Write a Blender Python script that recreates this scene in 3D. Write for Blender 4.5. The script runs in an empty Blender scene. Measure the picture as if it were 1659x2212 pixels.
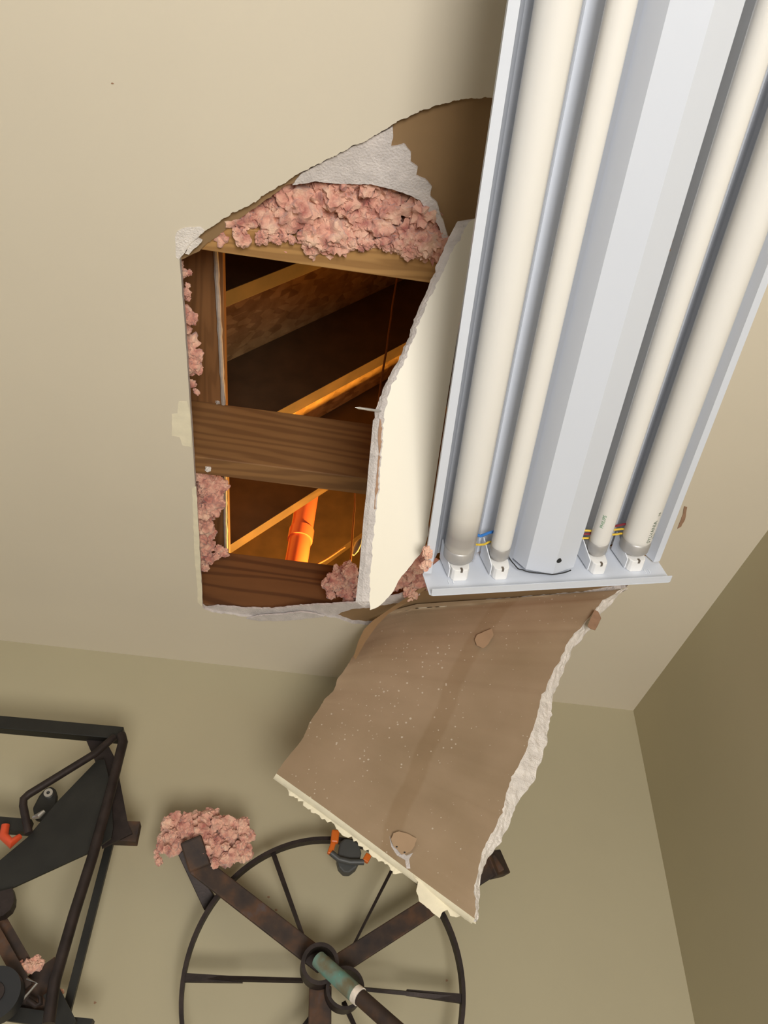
import bpy, bmesh, math, random
from mathutils import Vector, Matrix, noise
from mathutils.geometry import tessellate_polygon
random.seed(7)
PI = math.pi
sc = bpy.context.scene
C = sc.collection

# ------------------------------------------------------------------ camera
R = Matrix(((0.9901168, 0.1243290, 0.0648922), (-0.1325291, 0.6780963, 0.7229256), (0.0458775, -0.7243809, 0.6878718)))
CAM = Vector((0, 0, 1.54))
F_PX, CX, CY = 1661.0, 829.5, 1106.0
cd = bpy.data.cameras.new('camera'); cam = bpy.data.objects.new('camera', cd); C.objects.link(cam)
cd.sensor_fit = 'VERTICAL'; cd.sensor_height = 24.0; cd.lens = 24.0*F_PX/2212.0
cd.clip_start = 0.02; cd.clip_end = 60
rx, ry, rz = R @ Vector((1, 0, 0)), R @ Vector((0, -1, 0)), R @ Vector((0, 0, -1))
m = Matrix.Identity(4)
for i in range(3):
    m[i][0], m[i][1], m[i][2], m[i][3] = rx[i], ry[i], rz[i], CAM[i]
cam.matrix_world = m
sc.camera = cam

# ------------------------------------------------------------------ light and exposure
sc.view_settings.view_transform = 'Standard'; sc.view_settings.look = 'None'
sc.view_settings.gamma = 1.0; sc.view_settings.exposure = -0.20; sc.view_settings.use_curve_mapping = False
w = bpy.data.worlds.new('World'); sc.world = w; w.use_nodes = True
w.node_tree.nodes['Background'].inputs[0].default_value = (0.92, 0.97, 1.0, 1)
w.node_tree.nodes['Background'].inputs[1].default_value = 0.62

def area_light(name, loc, target, sx, sy, power, col):
    ld = bpy.data.lights.new(name, 'AREA'); ld.shape = 'RECTANGLE'; ld.size = sx; ld.size_y = sy
    ld.energy = power; ld.color = col
    o = bpy.data.objects.new(name, ld); C.objects.link(o); o.location = loc
    o.rotation_euler = (Vector(target)-Vector(loc)).to_track_quat('-Z', 'Y').to_euler()
    return o
area_light('daylight_from_below', (0.42, -1.20, 0.50), (0.0, 0.15, 2.3), 0.9, 0.9, 78, (1.0, 0.985, 0.96))
ATTIC_BULB = Vector((0.27, 1.84, 2.72))
bl = bpy.data.lights.new('attic_bulb_light', 'POINT'); bl.energy = 130; bl.color = (1.0, 0.49, 0.09); bl.shadow_soft_size = 0.03
blo = bpy.data.objects.new('attic_bulb_light', bl); C.objects.link(blo); blo.location = ATTIC_BULB

# ------------------------------------------------------------------ pixel -> place helpers
def ray(px, py): return R @ Vector(((px-CX)/F_PX, (py-CY)/F_PX, 1.0))
def onz(px, py, z): d = ray(px, py); return CAM + d*((z-CAM.z)/d.z)
def ony(px, py, y): d = ray(px, py); return CAM + d*(y/d.y)
def onplane(px, py, p, nrm):
    d = ray(px, py); return CAM + d*((Vector(p)-CAM).dot(nrm)/d.dot(nrm))
HC = 2.44         # ceiling height
YW = 1.492        # back wall
XW = 0.7294       # right wall

# ------------------------------------------------------------------ materials
def nodemat(name, rough=0.6, metal=0.0):
    mt = bpy.data.materials.new(name); mt.use_nodes = True
    nt = mt.node_tree; b = nt.nodes['Principled BSDF']
    b.inputs['Roughness'].default_value = rough; b.inputs['Metallic'].default_value = metal
    return mt, nt, b
def N(nt, t, **k):
    n = nt.nodes.new(t)
    for a, v in k.items():
        if a in ('scale', 'detail', 'rough', 'dist'):
            n.inputs[{'scale': 'Scale', 'detail': 'Detail', 'rough': 'Roughness', 'dist': 'Distortion'}[a]].default_value = v
        else: setattr(n, a, v)
    return n
def coords(nt, scale=(1, 1, 1), uv=False):
    tc = nt.nodes.new('ShaderNodeTexCoord'); mp = nt.nodes.new('ShaderNodeMapping')
    mp.inputs['Scale'].default_value = scale
    nt.links.new(tc.outputs['UV' if uv else 'Object'], mp.inputs['Vector']); return mp.outputs['Vector']
def ramp(nt, fac, stops, interp='LINEAR'):
    r = nt.nodes.new('ShaderNodeValToRGB'); e = r.color_ramp.elements; r.color_ramp.interpolation = interp
    while len(e) < len(stops): e.new(0.5)
    for i, (p, c) in enumerate(stops):
        e[i].position = p; e[i].color = (*c, 1) if len(c) == 3 else c
    nt.links.new(fac, r.inputs[0]); return r.outputs[0]
def mix(nt, fac, a, b, typ='MIX'):
    n = nt.nodes.new('ShaderNodeMix'); n.data_type = 'RGBA'; n.blend_type = typ
    if hasattr(fac, 'links'): nt.links.new(fac, n.inputs[0])
    else: n.inputs[0].default_value = fac
    for v, i in ((a, 6), (b, 7)):
        if hasattr(v, 'links'): nt.links.new(v, n.inputs[i])
        else: n.inputs[i].default_value = (*v, 1)
    return n.outputs[2]
def bump(nt, b, h, strength, dist=0.002):
    n = nt.nodes.new('ShaderNodeBump'); n.inputs['Strength'].default_value = strength; n.inputs['Distance'].default_value = dist
    nt.links.new(h, n.inputs['Height']); nt.links.new(n.outputs[0], b.inputs['Normal'])
def simple(name, col, rough=0.6, metal=0.0, var=0.12, sc_=30, bmp=0.0, bdist=0.001):
    mt, nt, b = nodemat(name, rough, metal)
    v = coords(nt); n = N(nt, 'ShaderNodeTexNoise', scale=sc_, detail=4.0); nt.links.new(v, n.inputs['Vector'])
    lo = tuple(c*(1-var) for c in col); hi = tuple(min(1, c*(1+var)) for c in col)
    nt.links.new(ramp(nt, n.outputs[0], [(0.3, lo), (0.7, hi)]), b.inputs['Base Color'])
    if bmp:
        n2 = N(nt, 'ShaderNodeTexNoise', scale=sc_*6, detail=5.0); nt.links.new(v, n2.inputs['Vector'])
        bump(nt, b, n2.outputs[0], bmp, bdist)
    return mt
def srgb(r, g, b):
    f = lambda c: (c/255/12.92) if c/255 <= .04045 else ((c/255+.055)/1.055)**2.4
    return (f(r), f(g), f(b))

M = {}
M['ceiling'] = simple('ceiling_paint', (0.66, 0.585, 0.455), 0.6, var=0.02, sc_=3, bmp=0.08)
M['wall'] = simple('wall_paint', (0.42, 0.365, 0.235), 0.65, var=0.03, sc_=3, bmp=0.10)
M['wall_lightened'] = simple('wall_paint_lightened', (0.49, 0.43, 0.275), 0.65, var=0.03, sc_=3, bmp=0.10)  # back wall's paint, lightened to put extra light into the right wall's colour
M['floor'] = simple('floor_concrete', (0.30, 0.25, 0.20), 0.7, sc_=5)
M['flap'] = simple('flap_paint', (0.80, 0.735, 0.60), 0.5, var=0.015, sc_=4, bmp=0.05)
M['enamel'] = simple('white_enamel', (0.62, 0.645, 0.70), 0.30, var=0.01, sc_=4)
M['housing'] = simple('white_steel', (0.78, 0.80, 0.84), 0.35, var=0.02, sc_=6)
M['socket'] = simple('white_plastic', (0.85, 0.83, 0.80), 0.4, var=0.02)
M['cap'] = simple('aluminium_cap', (0.50, 0.48, 0.46), 0.45, 0.5, var=0.08)
M['tube'] = simple('lamp_glass', (0.76, 0.73, 0.68), 0.22, var=0.01, sc_=3)
M['pin'] = simple('brass_pin', (0.30, 0.25, 0.2), 0.4, 0.8)
M['blue'] = simple('blue_insulation_wire', (0.03, 0.17, 0.50), 0.4)
M['yellow'] = simple('yellow_wire', (0.75, 0.50, 0.05), 0.4)
M['red'] = simple('maroon_wire', (0.20, 0.02, 0.03), 0.4)
M['black'] = simple('black_wire', (0.02, 0.02, 0.02), 0.4)
M['greenink'] = simple('green_print', (0.10, 0.28, 0.13), 0.5)
M['darkink'] = simple('dark_print', (0.07, 0.12, 0.06), 0.5)
M['palegreen'] = simple('pale_green_print', (0.30, 0.34, 0.24), 0.5)
M['gypsum'] = simple('gypsum_core', (0.60, 0.54, 0.50), 0.9, var=0.12, sc_=60, bmp=0.8, bdist=0.002)
M['gypsum_white'] = simple('gypsum_bright', (0.78, 0.71, 0.64), 0.9, var=0.10, sc_=70, bmp=0.9, bdist=0.002)
M['kraft'] = simple('kraft_paper', (0.27, 0.165, 0.075), 0.85, var=0.10, sc_=9, bmp=0.15)
M['creampaper'] = simple('torn_cream_paper', (0.80, 0.72, 0.53), 0.8, var=0.06, sc_=50, bmp=0.4)
M['nail'] = simple('bright_nail', (0.75, 0.74, 0.72), 0.3, 0.9)
M['iron'] = simple('dark_iron', (0.032, 0.022, 0.019), 0.55, 0.5, var=0.35, sc_=40, bmp=0.3)
M['blackiron'] = simple('black_painted_steel', (0.014, 0.013, 0.010), 0.5, 0.2, var=0.3, sc_=25, bmp=0.15)
M['rubber'] = simple('black_rubber', (0.012, 0.012, 0.013), 0.6, sc_=40)
M['orange'] = simple('orange_plastic', (0.62, 0.13, 0.01), 0.45, var=0.06)
M['redorange'] = simple('red_orange_plastic', (0.60, 0.07, 0.02), 0.45, var=0.06)
M['greyplastic'] = simple('grey_plastic', (0.060, 0.060, 0.056), 0.5, var=0.06)
M['pipe'] = simple('vent_pipe', (0.80, 0.20, 0.09), 0.25, var=0.03)
M['cable'] = simple('brown_cable', (0.25, 0.12, 0.06), 0.6)
M['highlight_blue'] = simple('pale_highlight', (0.55, 0.62, 0.66), 0.3, 0.6)  # pale blue colour standing in for a highlight in the attic
M['scrap'] = simple('brown_scrap', (0.34, 0.20, 0.12), 0.9, sc_=90)
M['bulb'] = simple('bulb_glass', (0.9, 0.8, 0.6), 0.2)
M['caulk'] = simple('grey_sealant', (0.40, 0.34, 0.29), 0.6, var=0.12, sc_=80, bmp=0.3)
M['nickel'] = simple('worn_nickel', (0.45, 0.43, 0.40), 0.35, 0.8)

def mk_rust():
    mt, nt, b = nodemat('rusty_steel', 0.7, 0.25); v = coords(nt)
    n = N(nt, 'ShaderNodeTexNoise', scale=28.0, detail=6.0); nt.links.new(v, n.inputs['Vector'])
    c = ramp(nt, n.outputs[0], [(0.32, (0.026, 0.018, 0.016)), (0.5, (0.052, 0.031, 0.021)), (0.62, (0.095, 0.045, 0.022)), (0.74, (0.080, 0.070, 0.075))])
    nt.links.new(c, b.inputs['Base Color']); bump(nt, b, n.outputs[0], 0.4, 0.002); return mt
M['rust'] = mk_rust()
def mk_teal():
    mt, nt, b = nodemat('weathered_teal_paint', 0.6); v = coords(nt)
    n = N(nt, 'ShaderNodeTexNoise', scale=45.0, detail=5.0); nt.links.new(v, n.inputs['Vector'])
    c = ramp(nt, n.outputs[0], [(0.36, (0.16, 0.14, 0.08)), (0.5, (0.16, 0.22, 0.17)), (0.66, (0.12, 0.27, 0.22)), (0.74, (0.38, 0.40, 0.36))])
    nt.links.new(c, b.inputs['Base Color']); bump(nt, b, n.outputs[0], 0.4, 0.002); return mt
M['teal'] = mk_teal()
def mk_wood(name, light, dark, grain=(3, 70, 70), wav=3.0, dist=9.0, rough=0.6):
    mt, nt, b = nodemat(name, rough); v = coords(nt, grain)
    n0 = N(nt, 'ShaderNodeTexNoise', scale=1.0, detail=3.0, dist=1.0); nt.links.new(v, n0.inputs['Vector'])
    wv = N(nt, 'ShaderNodeTexWave', scale=wav, dist=dist, detail=2.0); wv.bands_direction = 'DIAGONAL'
    v2 = coords(nt, tuple(15.0 if g > 20 else 1.3 for g in grain)); nt.links.new(v2, wv.inputs['Vector'])
    wv.inputs['Detail Scale'].default_value = 0.9
    c1 = ramp(nt, wv.outputs['Fac'], [(0.15, dark), (0.55, light), (1.0, tuple(x*1.1 for x in light))])
    c2 = ramp(nt, n0.outputs[0], [(0.3, tuple(x*0.72 for x in light)), (0.7, light)])
    nt.links.new(mix(nt, 0.45, c1, c2), b.inputs['Base Color']); bump(nt, b, n0.outputs[0], 0.15); return mt
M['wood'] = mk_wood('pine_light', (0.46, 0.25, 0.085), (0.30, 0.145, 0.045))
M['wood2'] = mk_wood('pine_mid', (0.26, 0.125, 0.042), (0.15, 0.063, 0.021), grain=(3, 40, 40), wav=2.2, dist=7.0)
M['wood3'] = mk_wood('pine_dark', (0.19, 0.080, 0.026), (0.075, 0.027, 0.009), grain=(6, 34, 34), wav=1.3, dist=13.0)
M['woody'] = mk_wood('pine_blocking', (0.23, 0.10, 0.033), (0.16, 0.066, 0.02), grain=(70, 3, 70))
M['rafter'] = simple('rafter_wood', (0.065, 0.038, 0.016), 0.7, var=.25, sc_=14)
def mk_osb():
    mt, nt, b = nodemat('strand_board', 0.6); v = coords(nt, (26, 60, 26))
    vo = N(nt, 'ShaderNodeTexVoronoi', scale=1.0); nt.links.new(v, vo.inputs['Vector'])
    n = N(nt, 'ShaderNodeTexNoise', scale=22.0, detail=4.0); nt.links.new(coords(nt), n.inputs['Vector'])
    c = ramp(nt, vo.outputs['Color'], [(0.2, (0.24, 0.12, 0.04)), (0.5, (0.44, 0.26, 0.10)), (0.85, (0.62, 0.40, 0.18))])
    c2 = ramp(nt, n.outputs[0], [(0.35, (0.22, 0.13, 0.05)), (0.7, (0.56, 0.36, 0.17))])
    nt.links.new(mix(nt, 0.5, c, c2), b.inputs['Base Color']); bump(nt, b, vo.outputs['Distance'], 0.3); return mt
M['osb'] = mk_osb()
M['bounce_dark'] = simple('bounce_cut_boards', (0.07, 0.045, 0.03), 0.8)  # unseen attic boards, colour darkened to cut bounced light
def mk_pink():
    mt, nt, b = nodemat('pink_fibreglass', 1.0); v = coords(nt)
    n = N(nt, 'ShaderNodeTexNoise', scale=55.0, detail=5.0); nt.links.new(v, n.inputs['Vector'])
    c = ramp(nt, n.outputs[0], [(0.30, (0.40, 0.13, 0.10)), (0.48, (0.68, 0.345, 0.25)), (0.68, (0.80, 0.52, 0.37))])
    nt.links.new(c, b.inputs['Base Color'])
    b.inputs['Sheen Weight'].default_value = 0.3
    n2 = N(nt, 'ShaderNodeTexNoise', scale=420.0, detail=5.0); nt.links.new(v, n2.inputs['Vector'])
    bump(nt, b, n2.outputs[0], 0.6, 0.003); return mt
M['pink'] = mk_pink()
def mk_panel():
    # brown back paper: lengthwise darker stripe (in the sheet's own UV), white gypsum dust specks
    mt, nt, b = nodemat('panel_back_paper', 0.85); L = nt.links
    n = N(nt, 'ShaderNodeTexNoise', scale=9.0, detail=4.0); L.new(coords(nt), n.inputs['Vector'])
    base = ramp(nt, n.outputs[0], [(0.3, (0.300, 0.210, 0.120)), (0.7, (0.370, 0.262, 0.162))])
    tc = nt.nodes.new('ShaderNodeTexCoord'); sp = nt.nodes.new('ShaderNodeSeparateXYZ'); L.new(tc.outputs['UV'], sp.inputs[0])
    st = ramp(nt, sp.outputs[0], [(0.515, (0, 0, 0)), (0.53, (1, 1, 1)), (0.60, (1, 1, 1)), (0.615, (0, 0, 0))])
    col = mix(nt, st, base, mix(nt, 1.0, base, (0.90, 0.87, 0.82), 'MULTIPLY'))
    vo = N(nt, 'ShaderNodeTexVoronoi', scale=150.0); L.new(coords(nt), vo.inputs['Vector'])
    sz = N(nt, 'ShaderNodeTexNoise', scale=7.0, detail=3.0); L.new(coords(nt), sz.inputs['Vector'])
    th = nt.nodes.new('ShaderNodeMapRange'); th.inputs[1].default_value = 0.42; th.inputs[2].default_value = 0.75
    th.inputs[3].default_value = 0.10; th.inputs[4].default_value = 0.36; L.new(sz.outputs[0], th.inputs[0])
    gate = nt.nodes.new('ShaderNodeSeparateColor'); L.new(vo.outputs['Color'], gate.inputs[0])
    g2 = nt.nodes.new('ShaderNodeMath'); g2.operation = 'MULTIPLY'; L.new(gate.outputs[0], g2.inputs[0]); L.new(gate.outputs[0], g2.inputs[1])
    g3 = nt.nodes.new('ShaderNodeMath'); g3.operation = 'MULTIPLY'; L.new(g2.outputs[0], g3.inputs[0]); L.new(th.outputs[0], g3.inputs[1])
    lt = nt.nodes.new('ShaderNodeMath'); lt.operation = 'LESS_THAN'; L.new(vo.outputs['Distance'], lt.inputs[0]); L.new(g3.outputs[0], lt.inputs[1])
    L.new(mix(nt, lt.outputs[0], col, (0.56, 0.47, 0.36)), b.inputs['Base Color'])
    n2 = N(nt, 'ShaderNodeTexNoise', scale=260.0, detail=4.0); L.new(coords(nt), n2.inputs['Vector']); bump(nt, b, n2.outputs[0], 0.15, 0.0008)
    return mt
M['panel'] = mk_panel()
def mk_tube_old():
    # end blackening of a worn lamp: a stain on the glass near its end, along the tube (local Y)
    mt, nt, b = nodemat('worn_lamp_glass', 0.22); L = nt.links
    tc = nt.nodes.new('ShaderNodeTexCoord'); sp = nt.nodes.new('ShaderNodeSeparateXYZ'); L.new(tc.outputs['Object'], sp.inputs[0])
    mr = nt.nodes.new('ShaderNodeMapRange'); mr.inputs[1].default_value = -0.13; mr.inputs[2].default_value = -0.02; L.new(sp.outputs[1], mr.inputs[0])
    c = ramp(nt, mr.outputs[0], [(0.0, (0.75, 0.72, 0.67)), (0.35, (0.66, 0.62, 0.56)), (0.62, (0.36, 0.33, 0.30)), (0.72, (0.38, 0.35, 0.32)), (0.82, (0.56, 0.52, 0.46))])
    L.new(c, b.inputs['Base Color']); return mt
M['tube_old'] = mk_tube_old()

# ------------------------------------------------------------------ mesh helpers
class MB:
    def __init__(s): s.v = []; s.f = []; s.m = []; s.uv = None
    def add(s, vs, fs, mi=0):
        o = len(s.v); s.v += [Vector(p) for p in vs]; s.f += [tuple(i+o for i in f) for f in fs]; s.m += [mi]*len(fs); return s
    def box(s, p0, p1, mi=0):
        (x0, y0, z0), (x1, y1, z1) = p0, p1
        return s.add([(x0, y0, z0), (x1, y0, z0), (x1, y1, z0), (x0, y1, z0), (x0, y0, z1), (x1, y0, z1), (x1, y1, z1), (x0, y1, z1)],
                     [(0, 3, 2, 1), (4, 5, 6, 7), (0, 1, 5, 4), (1, 2, 6, 5), (2, 3, 7, 6), (3, 0, 4, 7)], mi)
    def bar(s, a, b, wdir, w_, d_, mi=0, w2=None):
        # box along a-b; width w_ along wdir made square to it; depth d_
        a, b = Vector(a), Vector(b); t = (b-a).normalized(); wd = Vector(wdir); wd = (wd-t*wd.dot(t)).normalized(); dd = t.cross(wd)
        w2 = w_ if w2 is None else w2; vs = []
        for p, ww in ((a, w_), (b, w2)):
            for i, j in ((-1, -1), (1, -1), (1, 1), (-1, 1)): vs.append(p + wd*(ww/2*i) + dd*(d_/2*j))
        return s.add(vs, [(0, 1, 2, 3), (7, 6, 5, 4), (0, 4, 5, 1), (1, 5, 6, 2), (2, 6, 7, 3), (3, 7, 4, 0)], mi)
    def tube(s, pts, r, seg=14, mi=0, cap=True, closed=False):
        pts = [Vector(p) for p in pts]; n = len(pts); rr = r if isinstance(r, (list, tuple)) else [r]*n; vs = []; nrm = None
        for i, p in enumerate(pts):
            if closed: t = (pts[(i+1) % n]-pts[i-1]).normalized()
            else: t = (pts[min(i+1, n-1)]-pts[max(i-1, 0)]).normalized()
            if nrm is None: nrm = t.orthogonal().normalized()
            nrm = (nrm-t*nrm.dot(t)).normalized(); bn = t.cross(nrm)
            for k in range(seg):
                a = 2*PI*k/seg; vs.append(p+(nrm*math.cos(a)+bn*math.sin(a))*rr[i])
        fs = []
        for i in range(n if closed else n-1):
            j = (i+1) % n
            for k in range(seg):
                k2 = (k+1) % seg; fs.append((i*seg+k, i*seg+k2, j*seg+k2, j*seg+k))
        if cap and not closed: fs += [tuple(range(seg))[::-1], tuple((n-1)*seg+k for k in range(seg))]
        return s.add(vs, fs, mi)
    def strip(s, A, B, mi=0):       # ruled strip between two equally long rows
        n = len(A); return s.add(list(A)+list(B), [(i, i+1, n+i+1, n+i) for i in range(n-1)], mi)
    def grid(s, rows, mi=0):
        n = len(rows[0]); fs = [(r*n+i, r*n+i+1, (r+1)*n+i+1, (r+1)*n+i) for r in range(len(rows)-1) for i in range(n-1)]
        return s.add([p for r in rows for p in r], fs, mi)
    def poly(s, outer, holes=(), off=Vector((0, 0, 0)), mi=0, side=True, smi=None):
        # a slab: the flat outline, and the same moved by off, closed with sides
        loops = [list(map(Vector, outer))]+[list(map(Vector, h)) for h in holes]
        flat = [p for l in loops for p in l]; tris = tessellate_polygon(loops); n = len(flat)
        s.add(flat, [tuple(t) for t in tris], mi)
        if off.length > 0:
            s.add([p+off for p in flat], [tuple(t)[::-1] for t in tris], mi)
            if side:
                for l in loops: s.strip(l+[l[0]], [p+off for p in l]+[l[0]+off], mi if smi is None else smi)
        return s
    def build(s, name, mat, parent=None, smooth=False, bevel=0, loc=None):
        me = bpy.data.meshes.new(name); me.from_pydata([tuple(p) for p in s.v], [], s.f)
        for mm in (mat if isinstance(mat, (list, tuple)) else [mat]): me.materials.append(mm)
        me.polygons.foreach_set('material_index', s.m)
        if s.uv:
            ul = me.uv_layers.new(name='UVMap')
            for lp in me.loops: ul.data[lp.index].uv = s.uv[lp.vertex_index] if lp.vertex_index < len(s.uv) else (0, 0)
        bm = bmesh.new(); bm.from_mesh(me); bmesh.ops.remove_doubles(bm, verts=bm.verts, dist=1e-6)
        bmesh.ops.recalc_face_normals(bm, faces=bm.faces); bm.to_mesh(me); bm.free()
        if smooth:
            me.polygons.foreach_set('use_smooth', [True]*len(me.polygons))
            try: me.set_sharp_from_angle(angle=math.radians(38))
            except Exception: pass
        o = bpy.data.objects.new(name, me); C.objects.link(o)
        if bevel:
            bv = o.modifiers.new('bevel', 'BEVEL'); bv.width = bevel; bv.segments = 2; bv.limit_method = 'ANGLE'
        if parent is not None: o.parent = parent; 
        elif loc is not None:
            l = Vector(loc); me.transform(Matrix.Translation(-l)); o.location = l
        return o
def thing(name, label, cat, loc=(0, 0, 0), group=None):
    o = bpy.data.objects.new(name, None); C.objects.link(o); o.location = loc; o.empty_display_size = 0.05
    return tag(o, label, cat, group)
def tag(o, label, cat, group=None, kind=None):
    if label: o['label'] = label
    if cat: o['category'] = cat
    if group: o['group'] = group
    if kind: o['kind'] = kind
    return o
def world_child(mb, name, mat, parent, **k):      # geometry given in world space under an Empty that stands at its own place
    l = Vector(parent.location)
    mb.v = [p-l for p in mb.v]
    return mb.build(name, mat, parent, **k)
def struct(name, mb, mat, **k):
    o = mb.build(name, mat, **k); o['kind'] = 'structure'; return o
def resample(pts, step, closed=False):
    pts = [Vector(p) for p in pts]; out = []
    n = len(pts) if closed else len(pts)-1
    for i in range(n):
        a, b = pts[i], pts[(i+1) % len(pts)]; k = max(1, int(round((b-a).length/step)))
        out += [a.lerp(b, j/k) for j in range(k)]
    if not closed: out.append(pts[-1])
    return out
def jag(pts, amp, step=5, seed=0, closed=False):     # ragged px outline
    p = resample([(x, y, 0) for x, y in pts], step, closed)
    out = []
    for i, q in enumerate(p):
        if not closed and (i == 0 or i == len(p)-1): out.append((q.x, q.y)); continue
        n1 = noise.noise(Vector((q.x*.06+seed*13, q.y*.06, 1.3))) + .8*noise.noise(Vector((q.x*.21, q.y*.21+seed*7, 5.3)))
        n2 = noise.noise(Vector((q.x*.06, q.y*.06+seed*3, 9.3))) + .8*noise.noise(Vector((q.x*.21+seed, q.y*.21, 2.3)))
        out.append((q.x+n1*amp, q.y+n2*amp))
    return out

def clump(mb, c, r, sd, stretch=(1, 1, 1)):
    bm = bmesh.new(); bmesh.ops.create_icosphere(bm, subdivisions=4 if r > .014 else 3, radius=1.0)
    rot = Matrix.Rotation(random.random()*6.28, 3, Vector((random.random()-.5, random.random()-.5, random.random()-.5)).normalized())
    vs = []
    for v in bm.verts:
        p = v.co.copy(); q = p*1.7+Vector((sd*3.1, sd*1.7, sd*.9))
        k = 1+.50*noise.noise(q)+.34*noise.noise(q*2.2)+.24*noise.noise(q*4.7)+.14*noise.noise(q*9.5)
        k = min(k, 1.45); p = rot @ (p*k*r); vs.append(c+Vector((p.x*stretch[0], p.y*stretch[1], p.z*stretch[2])))
    bm.faces.ensure_lookup_table(); mb.add(vs, [tuple(v.index for v in f.verts) for f in bm.faces]); bm.free()
# ------------------------------------------------------------------ the room
# outer outline of the torn opening, where the painted face is missing
F_left = [(437, 1312), (425, 1100), (412, 900), (400, 720), (388, 560)]
F_top = [(388, 560), (398, 545), (410, 530), (428, 512), (445, 497), (500, 462), (545, 440), (585, 412), (640, 380), (680, 358), (725, 335), (770, 312), (820, 288), (860, 262), (900, 244), (950, 225), (1000, 213), (1058, 211)]
F_right = [(1058, 211), (1180, 220), (1330, 420), (1400, 800), (1440, 1050), (1420, 1180), (1352, 1270)]
F_bot = [(1352, 1270), (1240, 1288), (1050, 1303), (900, 1330), (840, 1348), (800, 1350), (760, 1346), (725, 1335), (700, 1330), (640, 1334), (560, 1335), (500, 1328), (455, 1322), (437, 1312)]
Fpx = jag(F_left, 0.7, 12, 1)[:-1] + jag(F_top, 3.0, 4, 2)[:-1] + F_right[:-1] + jag(F_bot, 2.2, 5, 3)[:-1]
Zc = HC
Fw = [onz(x, y, Zc) for x, y in Fpx]
OUT = [(-3.2, -3.2), (XW, -3.2), (XW, YW), (-3.2, YW)]
Zb = HC+0.009
ceil = MB().poly([Vector((x, y, Zc)) for x, y in OUT], [Fw], Vector((0, 0, Zb-Zc)), 0, True, 1)
ceiling = struct('ceiling', ceil, [M['ceiling'], M['gypsum']])
# back layer: paper left behind, with its own smaller opening
I_px = [(437, 1311)] + jag([(437, 1311), (425, 1100), (412, 900), (400, 720), (390, 562)], 0.5, 20, 4)[1:-1] + \
       jag([(390, 562), (430, 542), (466, 512), (520, 470), (575, 432), (620, 398), (680, 392), (740, 398), (800, 398), (845, 408), (880, 420), (905, 432), (930, 462), (948, 490), (958, 520), (975, 550), (1000, 570)], 2.0, 5, 5)[:-1] + \
       [(1000, 570), (1180, 600), (1300, 900), (1340, 1150), (1290, 1240), (1080, 1275), (985, 1278)] + \
       jag([(985, 1278), (900, 1276), (850, 1290), (800, 1298), (760, 1305), (700, 1308), (640, 1312), (590, 1318), (520, 1316), (470, 1312), (437, 1311)], 2.0, 5, 6)[1:-1]
Zt = HC+0.0127
Iw = [onz(x, y, Zb) for x, y in I_px]
OUT2 = [(-3.2, -3.2), (3.6, -3.2), (3.6, 3.3), (-3.2, 3.3)]
back = MB().poly([Vector((x, y, Zb)) for x, y in ((-0.6, -0.1), (XW, -0.1), (XW, YW), (-0.6, YW))], [Iw], Vector((0, 0, Zt-Zb)))
bk = back.build('backing_paper', M['kraft'], ceiling); bk['label'] = 'bare brown backing paper round the torn opening'
# gypsum core still stuck on that paper
G1 = jag([(632, 400), (650, 376), (690, 354), (740, 328), (800, 298), (848, 274), (850, 300), (845, 318), (872, 312), (888, 330), (886, 352), (902, 362), (898, 380), (918, 388), (932, 404), (930, 425), (945, 440), (950, 462), (962, 492), (970, 520), (972, 545), (958, 520), (948, 490), (930, 462), (905, 432), (880, 420), (845, 408), (800, 398), (740, 398), (680, 392)], 1.6, 5, 7, True)
G2 = jag([(437, 1313), (470, 1310), (520, 1314), (590, 1316), (640, 1310), (700, 1306), (760, 1303), (800, 1296), (850, 1288), (905, 1274), (908, 1285), (860, 1302), (800, 1312), (760, 1316), (738, 1322), (722, 1335), (700, 1331), (640, 1335), (560, 1336), (500, 1329), (455, 1323)], 1.6, 5, 8, True)
g = MB()
for G in (G1, G2): g.poly([onz(x, y, HC+0.005) for x, y in G], (), Vector((0, 0, 0.004)))
gp = g.build('gypsum_core', M['gypsum'], ceiling); gp['label'] = 'exposed grey-white gypsum at the tear'
# broken white corner and loose filler by the hatch edge
g = MB()
for G in ([(378, 520), (382, 500), (400, 492), (432, 490), (442, 498), (425, 515), (408, 530), (398, 548), (385, 560), (380, 556)],
          [(400, 548), (408, 532), (425, 516), (436, 522), (428, 532), (418, 538), (408, 550)]):
    g.poly([onz(x, y, HC-0.0008) for x, y in jag(G, 1.5, 6, 9, True)], (), Vector((0, 0, 0.006)))
g.build('broken_corner', M['gypsum_white'], ceiling)
g = MB()
for G, zz in (([(371, 895), (384, 893), (386, 868), (404, 868), (411, 900), (413, 965), (395, 962), (388, 945), (371, 942)], .0006),
              ([(415, 1055), (424, 1050), (432, 1200), (438, 1312), (428, 1300), (420, 1200)], .0009)):
    g.poly([onz(x, y, HC-zz) for x, y in jag(G, 1.2, 7, 11, True)], (), Vector((0, 0, zz*.9)))
g.build('joint_filler', M['creampaper'], ceiling)
# a long curled splinter of face paper along the bottom edge
sp = [(532, 1337), (560, 1330), (610, 1328), (650, 1322), (680, 1326), (700, 1332), (668, 1336), (620, 1341), (560, 1342)]
a = MB().poly([onz(x, y, HC-0.004) for x, y in jag(sp, 1.0, 6, 12, True)], (), Vector((0, 0, 0.0035)))
a.build('gypsum_splinter', M['gypsum'], ceiling)

wb = MB().box((-3.2, YW, 0), (XW+0.12, YW+0.10, HC-0.0)); struct('wall_back', wb, M['wall'])
wr = MB().box((XW, -3.2, 0), (XW+0.10, YW, HC)); struct('wall_right', wr, M['wall_lightened'])
fl = MB().box((-3.2, -3.2, -0.1), (XW+0.1, YW+0.1, 0)); struct('floor', fl, M['floor'])

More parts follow.
